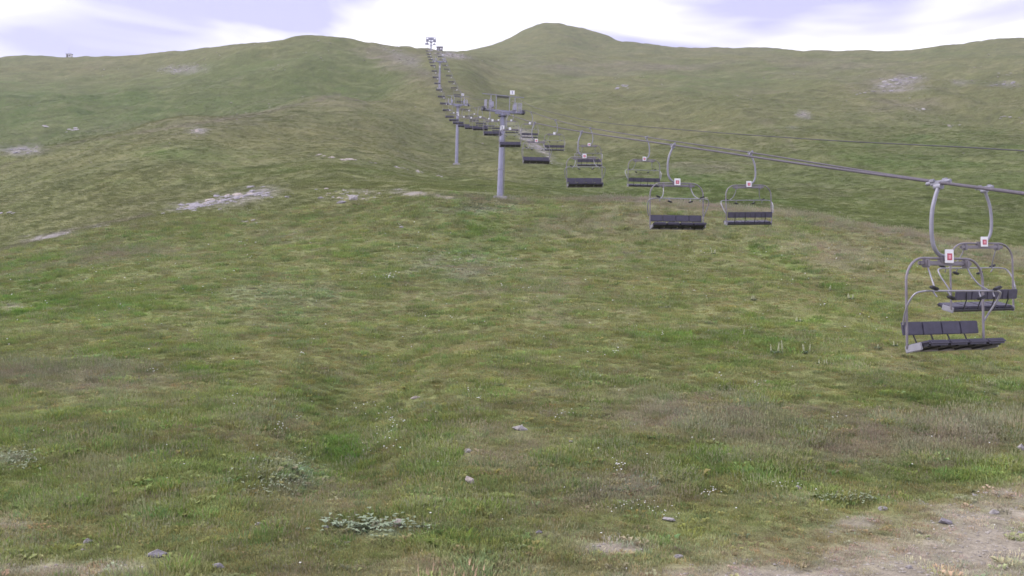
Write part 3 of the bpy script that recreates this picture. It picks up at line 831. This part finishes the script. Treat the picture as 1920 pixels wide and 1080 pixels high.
def crown_last(e):
    x, y = line_xy(405, OFF_C)
    top = (zL(405) + zR(405)) / 2 - .35 - float(H(x, y))
    b = MB()
    b.tube([(0, 0, top), (0, 0, top + 1.8)], .24, 12)
    b.box((0, 0, top + .95), (4.6, .5, .30)); b.box((0, .6, top + 1.9), (5.0, .5, .16))
    for sx in (-1, 1):
        b.tube([(0, 0, top - 2.4), (sx * 2.0, 0, top - .1)], .12, 8)
        b.tube([(sx * 2.1, 0, top), (sx * 2.1, .5, top + 1.9)], .10, 8)
        b.box((sx * 1.5, .3, top + .45), (1.0, 1.0, .8))
    b.box((-1.9, 0, top - 1.1), (1.6, .8, .7)); b.box((0, .4, top + 1.4), (2.4, 1.2, 1.0)); b.box((1.6, 0, top - 1.2), (1.0, .8, .4))
    b.build('upper_frame', M['mast'], e)
crown_last(last)

def make_cable():
    OC = 11.6
    tab = [(6, 430), (14.2, 290), (23.5, 263), (40, 240), (53, 229), (68, 214), (84, 198), (98, 181.5), (120, 186), (145, 187), (170, 184), (187, 180), (240, 143), (293, 103)]
    sk = [a for a, b in tab]; z = [z_at(a, OC, b) for a, b in tab]
    S = np.concatenate([np.linspace(6.5, 98, 60), np.linspace(102, 293, 60)])
    zz = pchip(sk, z, S)
    o = MB().tube([(*line_xy(q, OC), w) for q, w in zip(S, zz)], [.011 + .00006 * q for q in S], 5).build('signal_cable', M['cable'])
    tag(o, 'thin dark signal cable strung above the haul ropes between the pylons', 'cable')
make_cable()

# ------------------------------------------------------------------ chairs
XC = .13
def rounded_slab(w, d, h, b): return MB().box((0, 0, 0), (w, d, h), None, b)

def arc(cx, cz, r, a0, a1, n=7, y=0.0):
    return [(cx + r * math.cos(a0 + (a1 - a0) * k / n), y, cz + r * math.sin(a0 + (a1 - a0) * k / n)) for k in range(n + 1)]

def build_chair():
    """one four-seat chair hung from the origin; it faces -Y"""
    P = []
    def part(name, mb, mat, parent=None):
        o = bpy.data.objects.new(name, mb.mesh(name, M[mat])); P.append((o, parent)); return o
    g = MB()
    g.box((0, 0, -.01), (.075, .30, .085), None, .015)
    g.box((.035, -.10, .035), (.05, .10, .06), None, .012); g.box((-.035, .10, .035), (.05, .10, .06), None, .012)
    g.tube([(0, -.24, .0), (0, .24, .0)], .034, 8)
    g.disc((0, 0, -.07), (0, 1, 0), .055, .14, 12)
    part('grip', g, 'steel')
    h = MB()
    path = catmull([(0, 0, -.08), (-.07, 0, -.22), (-.155, 0, -.46), (-.185, 0, -.72), (-.175, 0, -.96), (-.12, 0, -1.13), (-.01, 0, -1.235), (XC, 0, -1.265)], 6)
    h.tube(path, .034, 10)
    part('hanger', h, 'steel')
    # hoop of the carrier
    f = MB()
    x0, x1, zt, zb, rt, rb = XC - .93, XC + .93, -1.30, -2.86, .40, .09
    hoop = arc(x1 - rt, zt - rt, rt, 0, math.pi / 2) + arc(x0 + rt, zt - rt, rt, math.pi / 2, math.pi) + arc(x0 + rb, zb + rb, rb, math.pi, 1.5 * math.pi, 4) + arc(x1 - rb, zb + rb, rb, 1.5 * math.pi, 2 * math.pi, 4)
    f.tube(hoop, .0215, 8, closed=True)
    part('hoop_frame', f, 'frame')
    c = MB()
    c.box((XC, .0, zt - .085), (1.26, .07, .075), None, .015)
    for xx in (-.48, .48): c.box((XC + xx, -.02, zt - .09), (.08, .13, .14), None, .015)
    c.box((XC, 0, zt - .03), (.30, .09, .14), None, .02)
    part('crossbar', c, 'frame')
    for sy in (-1, 1):
        p = part('number_plate', MB().box((XC, sy * .085, -1.265), (.21, .016, .23), None, .006), 'white')
        SIDE[p] = sy
        yy = sy * .0955
        e = MB()
        for (ex, ez, sx_, sz_) in ((0, .045, .115, .025), (0, -.045, .115, .025), (-.045, 0, .025, .065), (.045, 0, .025, .065)):
            e.box((XC + ex, yy, -1.275 + ez), (sx_, .004, sz_))
        part('emblem', e, 'red', p)
        part('emblem_centre', MB().box((XC, yy, -1.275), (.064, .004, .064)), 'pink', p)
    # bench
    wq = 1.83 / 4
    Rb = Matrix.Rotation(math.radians(-9), 3, 'X')
    for k in range(4):
        xx = XC - .915 + wq * (k + .5)
        b = MB(); b.box((xx, .11, -2.49), (wq - .010, .055, .225), Rb, .012); part('backrest_panel', b, 'cushion')
    Rs = Matrix.Rotation(math.radians(-13), 3, 'X')
    for k in range(4):
        xx = XC - .915 + wq * (k + .5)
        b = MB(); b.box((xx, -.21, -2.735), (wq - .012, .46, .06), Rs, .025)
        b.box((xx, -.43, -2.71), (wq - .012, .07, .085), Rs, .03)
        part('seat_cushion', b, 'cushion')
    s = MB()
    s.tube([(XC - .9, .02, -2.84), (XC + .9, .02, -2.84)], .03, 8)
    s.tube([(XC - .86, -.36, -2.765), (XC + .86, -.36, -2.765)], .02, 6)
    for xx in (-.62, -.2, .2, .62):
        s.box((XC + xx, -.19, -2.80), (.05, .46, .06), Rs, .01)
        s.tube([(XC + xx, .03, -2.83), (XC + xx, .14, -2.6), (XC + xx, .145, -2.40)], .014, 6)
    part('seat_frame', s, 'black')
    for sx in (-1, 1):
        b = MB(); b.box((XC + sx * .91, -.12, -2.80), (.035, .34, .13), Rs, .012); part('side_bracket', b, 'pale_tube')
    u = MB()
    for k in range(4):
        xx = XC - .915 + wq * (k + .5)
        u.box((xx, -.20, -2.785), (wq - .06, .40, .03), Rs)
    part('seat_tray', u, 'cushion_shaded')
    # raised restraint bar with its foot rests
    r = MB()
    zbar, yb = -1.86, -.34
    for sx in (-1, 1):
        r.tube(catmull([(XC + sx * .97, .04, -2.42), (XC + sx * 1.02, -.04, -2.25), (XC + sx * 1.06, -.16, -2.05), (XC + sx * 1.02, -.27, -1.90), (XC + sx * .86, yb, zbar)], 5), .017, 6)
        r.tube(catmull([(XC + sx * .48, -.02, -1.38), (XC + sx * .49, -.10, -1.56), (XC + sx * .55, -.22, -1.75), (XC + sx * .66, yb, zbar)], 4), .014, 6)
        for xx in (.38, .72): r.tube([(XC + sx * xx, yb, zbar), (XC + sx * (xx - .03), yb - .06, zbar - .10)], .013, 5)
    r.tube([(XC - .87, yb, zbar), (XC + .87, yb, zbar)], .017, 6)
    ro = part('restraint_bar', r, 'pale_tube')
    for sx in (-1, 1):
        for xx, zz in ((.36, -.115), (.76, .045)):
            b = MB(); b.box((XC + sx * xx, yb - .07, zbar + zz), (.16, .09, .045), Matrix.Rotation(math.radians(-18) * sx, 3, 'Y'), .015)
            part('foot_rest', b, 'black', ro)
    return P
SIDE = {}
CHAIR = build_chair()
FAR_PARTS = {'grip', 'hanger', 'hoop_frame', 'crossbar', 'number_plate', 'backrest_panel', 'seat_cushion', 'seat_frame', 'seat_tray'}
ORD = ['nearest', 'second', 'third', 'fourth', 'fifth', 'sixth', 'seventh', 'eighth', 'ninth', 'tenth', 'eleventh', 'twelfth', 'thirteenth', 'fourteenth', 'fifteenth', 'sixteenth', 'seventeenth', 'eighteenth', 'nineteenth',
       'twentieth', 'twenty-first', 'twenty-second', 'twenty-third', 'twenty-fourth', 'twenty-fifth', 'twenty-sixth', 'twenty-seventh']

def place_chair(x, y, z, rz, label, group, near, sway=(0, 0), plain=False, side=-1):
    e = empty('lift_chair', (x, y, z), rz)
    e.rotation_euler = (sway[0], sway[1], rz)
    e.scale = (.95, .95, .95)
    done = {}
    for o, par in CHAIR:
        if not near and o.name.split('.')[0] not in FAR_PARTS: continue
        if plain and o.name.startswith('emblem'): continue
        if SIDE.get(o, side) != side or SIDE.get(par, side) != side: continue
        c = o.copy()
        COL.objects.link(c)
        c.parent = done[par] if par is not None else e
        done[o] = c
    return tag(e, label, 'chair', group)

YAW_L = {0: 18}; YAW_R = {0: 12}
rs = random.Random(3)
for k in range(25):
    s = S_L[k]
    x, y = line_xy(s, OFF_L)
    place_chair(x, y, zL(s), HEAD + math.radians(YAW_L.get(k, 0)), 'dark four-seat lift chair facing the camera, %s up its rope' % ORD[k], 'chairs facing the camera', k < 7,
                (math.radians(rs.uniform(-2, 2)), math.radians(rs.uniform(-1, 1))), k > 3)
for k in range(24):
    s = S_R[k]
    x, y = line_xy(s, OFF_R)
    place_chair(x, y, zR(s), HEAD + math.pi + math.radians(YAW_R.get(k, 0)), 'four-seat lift chair facing uphill with its back shown, %s up its rope' % ORD[k], 'chairs facing uphill', k < 7,
                (math.radians(rs.uniform(-2, 2)), math.radians(rs.uniform(-1, 1))), k > 3, 1)

# ------------------------------------------------------------------ huts on the skyline
def make_hut(px, y, w, d, h, wall, label, mast=False, sink=.4):
    x = (px - 960) / F * y
    z = float(H(x, y)) - sink
    e = empty('hut', (x, y, z))
    MB().box((0, 0, h / 2), (w, d, h), None, .04).build('wall', M[wall], e)
    rf = MB()
    rf.box((0, 0, h + .08), (w + .5, d + .5, .16), Matrix.Rotation(math.radians(3), 3, 'X'), .03)
    rf.build('roof', M['hut_roof'], e)
    dr = MB().box((-w * .22, -d / 2 - .03, 1.0), (.9, .05, 2.0)).build('door', M['hut_dark' if wall == 'hut_white' else 'hut_roof'], e)
    MB().box((w * .25, -d / 2 - .03, h * .6), (.8, .05, .7)).build('window', M['hut_dark' if wall == 'hut_white' else 'white'], e)
    if mast:
        MB().tube([(-.2, 0, h), (-.2, 0, h + 4.2)], .06, 6).build('antenna_mast', M['steel'], e)
    tag(e, label, 'hut')
make_hut(130, 506, 2.8, 2.4, 2.3, 'hut_white', 'small white hut with a thin mast on the skyline', True)
make_hut(824.5, 452, 2.9, 2.4, 2.7, 'hut_dark', 'small dark cabin on the ridge beside the last pylon', False, .2)

# ------------------------------------------------------------------ rocks
def hull_mesh(name, seed, n=18, flat=1.0):
    r = random.Random(seed)
    bm = bmesh.new()
    for i in range(n):
        v = Vector((r.gauss(0, 1), r.gauss(0, 1), r.gauss(0, 1))).normalized()
        v = Vector((v.x * r.uniform(.75, 1), v.y * r.uniform(.75, 1), max(-.6, v.z) * r.uniform(.7, 1) * flat))
        bm.verts.new(v)
    res = bmesh.ops.convex_hull(bm, input=list(bm.verts))
    loose = [v for v in bm.verts if not v.link_faces]
    bmesh.ops.delete(bm, geom=loose, context='VERTS')
    me = bpy.data.meshes.new(name); bm.to_mesh(me); bm.free()
    return me
SLAB = {}
for mname in ('rock', 'rock_pink', 'rock_grey'):
    SLAB[mname] = []
    for k in range(5):
        me = hull_mesh('stone', 40 + k, 20); me.materials.append(M[mname]); SLAB[mname].append(me)

def stone_obj(name, mat, p, size, rz, parent=None, sink=.25, tilt=0.0, k=None):
    me = SLAB[mat][random.randrange(5) if k is None else k]
    o = bpy.data.objects.new(name, me)
    o.scale = size
    o.rotation_euler = (random.uniform(-.12, .12) + tilt, random.uniform(-.12, .12), rz)
    o.location = (p[0], p[1], p[2] + size[2] * (.5 - sink))
    return link(o, parent)

for i, (px, py, w, h, mt, lab) in enumerate(STONES):
    p = STONE_AT[i][0]
    sc = p.y / F
    stone_obj('stone', mt, p, (w * sc / 1.65, max(w * .5, h) * sc / 1.7, h * sc * .85), random.uniform(-.25, .25), None, .25, 0, i % 5)
    o = COL.objects[-1]
    tag(o, lab, 'stone', 'single stones on the slope')

# outcrops: many slabs bedded together
def outcrop(label, mats, spots, n_px):
    """spots: (px, py, half width px, half height px, count, slab px min, slab px max)"""
    c = gnd(spots[0][0], spots[0][1])
    e = empty('rock_outcrop', c)
    for (px, py, hw, hh, cnt, s0, s1, tilt) in spots:
        for i in range(cnt):
            ax = random.uniform(-1, 1)
            qx = px + ax * hw; qy = py + random.gauss(0, .45) * hh + tilt * ax * hw
            p = gnd(qx, qy); sc = p.y / F
            w = random.uniform(s0, s1) * sc * (1 - .35 * abs(ax))
            stone_obj('slab', random.choice(mats), p - c, (w / 2, w * random.uniform(.4, .7), w * random.uniform(.07, .15)), random.uniform(-.4, .4), e, .15, .36)
    return tag(e, label, 'rock outcrop', 'rock outcrops on the hillside')
outcrop('broad stony outcrop of pale slabs on the brow at left centre', ['rock_pink', 'rock_grey', 'rock_grey', 'rock_grey'], [(450, 370, 58, 13, 58, 7, 26, -.15), (375, 385, 44, 10, 34, 7, 28, -.12), (515, 366, 40, 7, 10, 6, 14, 0), (310, 400, 22, 5, 6, 6, 14, -.2)], 0)
outcrop('loose pale stones scattered around the white block on the brow', ['rock', 'rock_pink'], [(645, 362, 60, 18, 34, 4, 12, 0), (720, 374, 50, 20, 30, 4, 11, 0), (470, 416, 26, 5, 7, 6, 16, .1)], 0)
outcrop('broken ledge of three pale slabs at the upper end of the rock line', ['rock_pink'], [(600, 291, 10, 2, 3, 10, 18, .3), (619, 295, 8, 2, 3, 12, 18, 0), (652, 300, 14, 2, 4, 14, 22, 0)], 0)
outcrop('thin ledge of small pale slabs halfway along the rock line', ['rock_pink', 'rock'], [(700, 305, 8, 1.5, 4, 5, 9, .2), (750, 315, 16, 2, 8, 5, 10, .2), (782, 321, 12, 2, 6, 6, 11, .2), (824, 330, 8, 1.5, 3, 7, 11, .25)], 0)
outcrop('grey rubble on the left edge of the hill', ['rock_grey', 'rock'], [(40, 283, 34, 7, 16, 5, 14, 0), (10, 400, 14, 3, 4, 8, 20, -.1)], 0)
outcrop('pair of pale ledges above the rubble at the left edge', ['rock_grey', 'rock'], [(92, 239, 14, 2, 5, 7, 14, .25), (137, 243, 14, 3, 6, 6, 13, -.15)], 0)
outcrop('small pinkish outcrop on the shoulder of the left hill', ['rock_pink'], [(366, 246, 17, 4, 9, 5, 12, .25)], 0)
outcrop('patch of scree below the left skyline', ['rock_grey', 'rock'], [(318, 131, 22, 5, 14, 3, 8, 0), (340, 129, 6, 3, 3, 4, 6, 0)], 0)
outcrop('long grey outcrop high on the right slope', ['rock_grey', 'rock'], [(1690, 149, 34, 3, 12, 5, 16, -.1), (1670, 160, 22, 5, 9, 5, 14, -.2), (1640, 173, 36, 3, 9, 5, 14, -.1)], 0)
outcrop('small grey rock alone on the middle of the right slope', ['rock_grey'], [(1165, 163, 13, 5, 10, 5, 13, 0)], 0)
outcrop('small white stones below the long grey outcrop', ['rock'], [(1731, 205, 14, 2.5, 7, 3, 9, 0), (1702, 184, 6, 1, 2, 4, 8, 0)], 0)
outcrop('pale broken rock low on the right slope', ['rock', 'rock_pink'], [(1788, 236, 16, 3, 8, 4, 12, 0)], 0)
outcrop('white rocks near the right edge of the far slope', ['rock', 'rock_grey'], [(1892, 219, 20, 3, 7, 5, 13, 0)], 0)
outcrop('grey ledge near the right edge below the skyline', ['rock_grey', 'rock'], [(1885, 158, 26, 3, 9, 5, 14, -.05), (1885, 138, 12, 4, 4, 4, 9, .2)], 0)
outcrop('brownish bare stones in the middle of the right slope', ['rock_pink'], [(1507, 216, 12, 5, 8, 3, 8, 0)], 0)
outcrop('diagonal gully of broken rock right of the near pylon', ['rock_pink', 'rock', 'rock_grey'], [(985, 254, 22, 6, 14, 4, 10, .7), (1010, 275, 22, 9, 22, 4, 11, .75), (1030, 300, 10, 5, 5, 3, 7, .5)], 0)
outcrop('bare rocks on the ridge beside the last pylon', ['rock_grey', 'rock_pink'], [(850, 104, 20, 3, 10, 3, 8, .1)], 0)
outcrop('flat pale stones bedded in the path edge at right', ['rock'], [(1860, 928, 40, 5, 8, 8, 22, -.05), (1740, 944, 24, 4, 4, 6, 14, 0)], 0)

# pebbles: uncountable small stones
def pebbles():
    mb_v, mb_f = [], []
    def put(p, s):
        k = len(mb_v)
        a = random.uniform(0, 6.28)
        ring = [(p[0] + s * math.cos(a + j * 1.257) * random.uniform(.7, 1.2), p[1] + s * math.sin(a + j * 1.257) * random.uniform(.5, 1), p[2] + s * .15) for j in range(5)]
        mb_v.extend(ring); mb_v.append((p[0], p[1], p[2] + s * random.uniform(.5, .9)))
        mb_f.extend([(k + j, k + (j + 1) % 5, k + 5) for j in range(5)])
    n = 60000
    Y = np.sqrt(RNG.random(n) * (34 ** 2 - 13 ** 2) + 13 ** 2); X = (RNG.random(n) * 2 - 1) * .62 * Y
    Z = H(X, Y); _, _, _, bare, _ = cover(X, Y, Z)
    for i in np.nonzero(RNG.random(n) < bare * .75 + .0012)[0]:
        put((X[i], Y[i], Z[i]), random.choice((.010, .012, .015, .018, .02, .025, .03, .045)))
    n = 60000
    Y = np.sqrt(RNG.random(n) * (420 ** 2 - 34 ** 2) + 34 ** 2); X = (RNG.random(n) * 2 - 1) * .62 * Y
    Z = H(X, Y); _, _, _, bare, _ = cover(X, Y, Z)
    st = fbm(X, Y, 30, 3, .5, 201)
    for i in np.nonzero(RNG.random(n) < bare * .35 + .008 * (st > .35) + .0012)[0]:
        put((X[i], Y[i], Z[i]), random.uniform(.0006, .0016) * Y[i] + .03)
    me = bpy.data.meshes.new('pebbles'); me.from_pydata(mb_v, [], mb_f); me.materials.append(M['gravel']); me.update()
    tag(link(bpy.data.objects.new('pebbles', me)), 'small pale pebbles strewn over bare ground and slopes', 'pebbles', kind='stuff')
pebbles()

# ------------------------------------------------------------------ flowers
def flowers():
    v, f = [], []
    def bloom(p, r, h):
        k = len(v)
        z = p[2] + h
        v.extend([(p[0] + r * math.cos(j * 1.0472), p[1] + r * math.sin(j * 1.0472), z + random.uniform(-.3, .5) * r) for j in range(6)])
        v.append((p[0], p[1], z + r * .5)); v.append((p[0], p[1], z - r * .5))
        f.extend([(k + j, k + (j + 1) % 6, k + 6) for j in range(6)]); f.extend([(k + (j + 1) % 6, k + j, k + 7) for j in range(6)])
    CL = [(290, 707, 9, 5, 7), (567, 678, 7, 4, 5), (527, 818, 14, 7, 9), (557, 800, 6, 3, 4), (735, 808, 22, 22, 26), (725, 845, 25, 20, 10), (900, 767, 7, 2, 4), (880, 745, 3, 3, 3), (690, 772, 30, 20, 8),
          (1340, 945, 30, 6, 14), (1180, 975, 60, 10, 26), (1250, 990, 30, 10, 12), (1350, 720, 10, 4, 5), (1420, 735, 6, 3, 5), (1570, 795, 12, 3, 4), (730, 525, 25, 6, 18), (1150, 675, 16, 4, 6), (1470, 935, 30, 5, 12),
          (480, 770, 60, 20, 6), (1050, 795, 20, 15, 8), (1160, 895, 12, 8, 14), (700, 860, 40, 20, 6), (1330, 950, 20, 5, 10), (470, 455, 60, 30, 8), (760, 450, 80, 30, 10), (1540, 580, 10, 6, 4), (1240, 640, 5, 3, 3)]
    for px, py, hw, hh, n in CL:
        for i in range(n):
            p = gnd(px + random.gauss(0, .55) * hw, py + random.gauss(0, .55) * hh, ymax=140)
            bloom(p, (random.uniform(.010, .016) if py > 900 else random.uniform(.016, .027)) * max(1, p.y / 30), random.uniform(.24, .42))
    n = 2600
    Y = np.sqrt(RNG.random(n) * (75 ** 2 - 14 ** 2) + 14 ** 2); X = (RNG.random(n) * 2 - 1) * .6 * Y; Z = H(X, Y)
    st = fbm(X, Y, 9, 2, .5, 303)
    for i in np.nonzero((RNG.random(n) < .12) | ((st > .55) & (RNG.random(n) < .4)))[0]:
        bloom((X[i], Y[i], Z[i]), random.uniform(.013, .024) * max(1, Y[i] / 30), random.uniform(.24, .42))
    me = bpy.data.meshes.new('white_flowers'); me.from_pydata(v, [], f); me.materials.append(M['flower']); me.update()
    tag(link(bpy.data.objects.new('white_flowers', me)), 'tiny white flowers dotted through the meadow grass', 'flowers', kind='stuff')
flowers()

# ------------------------------------------------------------------ tall pale flowering plants
def leaf_blade(mb, p, ang, ln, w, rise, mat=None):
    d = Vector((math.cos(ang), math.sin(ang), 0)); s = Vector((-math.sin(ang), math.cos(ang), 0))
    p = Vector(p)
    a, b, c = p, p + d * ln * .5 + Vector((0, 0, rise)), p + d * ln + Vector((0, 0, rise * .55))
    mb.add([a, b + s * w / 2, c, b - s * w / 2, b - Vector((0, 0, w * .18))], [(0, 4, 1), (1, 4, 2), (0, 3, 4), (3, 2, 4)])

def flowering(px, py, n, h_px, spread_px, label):
    c = gnd(px, py); sc = c.y / F
    e = empty('flowering_plant', c)
    lv = MB()
    for i in range(14 + 3 * n):
        x0 = random.gauss(0, .5) * spread_px * sc
        leaf_blade(lv, (x0, random.gauss(0, .4) * spread_px * sc, 0), random.uniform(0, 6.28), random.uniform(.12, .26), .09, random.uniform(.06, .16))
    lv.build('leaves', M['leaf_dark'], e)
    for i in range(n):
        h = h_px * sc * random.uniform(.6, 1.05)
        x0, y0 = (random.uniform(-1, 1) * spread_px * sc, random.uniform(-.6, .6) * spread_px * sc)
        m = MB()
        lx = random.gauss(0, .10); ly = random.gauss(0, .10)
        m.tube([(x0, y0, 0), (x0 + lx * h, y0 + ly * h, h)], .010, 5)
        for j in range(5):
            z = h * (.42 + .13 * j); r = (.030 - .004 * j) * max(.8, c.y / 30) * random.uniform(.7, 1.3)
            qx, qy = x0 + lx * z, y0 + ly * z
            m.tube([(qx, qy, z - .03), (qx, qy, z), (qx, qy, z + .05)], [r * .5, r, r * .35], 6)
        m.build('flower_spike', M['spike'], e)
    tag(e, label, 'plant', 'pale flowering plants on the slope')
flowering(1455, 664, 6, 26, 14, 'largest clump of pale flower spikes on the slope below the chairs')
flowering(1513, 664, 4, 20, 7, 'pale flower spikes just right of the largest clump')
flowering(1545, 686, 3, 15, 11, 'low pale flowering clump below the right neighbour of the largest clump')
flowering(1396, 632, 2, 14, 3, 'slim pale flower spike up and left of the largest clump')
flowering(1413, 564, 3, 12, 5, 'little pale flower clump high above the largest clump')
flowering(1497, 606, 3, 12, 5, 'pale flower clump between the largest clump and the chairs above')
flowering(1597, 562, 4, 13, 8, 'row of pale flower spikes left of the nearest chairs')
flowering(1646, 656, 2, 14, 3, 'lone pale flower spike left of the nearest chair seat')
flowering(1337, 477, 3, 10, 4, 'pale flower spikes below the second chair facing the camera')
flowering(1557, 546, 2, 12, 3, 'single pale spike in the green groove running down the right slope')
flowering(1678, 652, 2, 12, 4, 'short pale flower beside the post of the nearest chair')

# broad-leaved ground cover
def leaf_patch(px, py, hw, hh, n, size, mat, label):
    c = gnd(px, py)
    mb = MB()
    for i in range(n):
        p = gnd(px + random.gauss(0, .5) * hw, py + random.gauss(0, .5) * hh) - c
        leaf_blade(mb, p + Vector((0, 0, random.uniform(.03, .14))), random.uniform(0, 6.28), random.uniform(.6, 1.3) * size, size * random.uniform(.5, .9), random.uniform(.01, .06))
    o = mb.build('leafy_ground_cover', M[mat]); o.location = c
    tag(o, label, 'ground cover', kind='stuff')
leaf_patch(530, 890, 62, 36, 420, .10, 'leaf_silver', 'silvery leaved plants spreading in the grass at lower left centre')
leaf_patch(700, 990, 105, 15, 170, .15, 'leaf_blue', 'broad blue green leaves at the bottom centre around a pink stone')
leaf_patch(890, 384, 80, 10, 320, .20, 'leaf_silver', 'pale leafy plants around the foot of the near pylon')
leaf_patch(40, 866, 36, 20, 120, .10, 'leaf_silver', 'small silvery leaf patch near the left edge')
leaf_patch(1600, 940, 60, 9, 140, .09, 'leaf_silver', 'short silvery plants beside the worn path at lower right')

# ------------------------------------------------------------------ thin mountain air
def make_haze():
    m = bpy.data.materials.new('haze'); m.use_nodes = True
    n, l = m.node_tree.nodes, m.node_tree.links
    n.clear()
    out = n.new('ShaderNodeOutputMaterial'); v = n.new('ShaderNodeVolumePrincipled')
    v.inputs['Color'].default_value = (.88, .88, .90, 1)
    v.inputs['Density'].default_value = .00027
    v.inputs['Anisotropy'].default_value = .2
    l.new(v.outputs[0], out.inputs['Volume'])
    mb = MB(); mb.box((0, 900, 0), (6400, 2200, 900))
    me = mb.mesh('haze', m)
    o = link(bpy.data.objects.new('haze', me))
    tag(o, 'thin pale haze in the mountain air', 'haze', kind='stuff')
HAZE = True
if HAZE: make_haze()
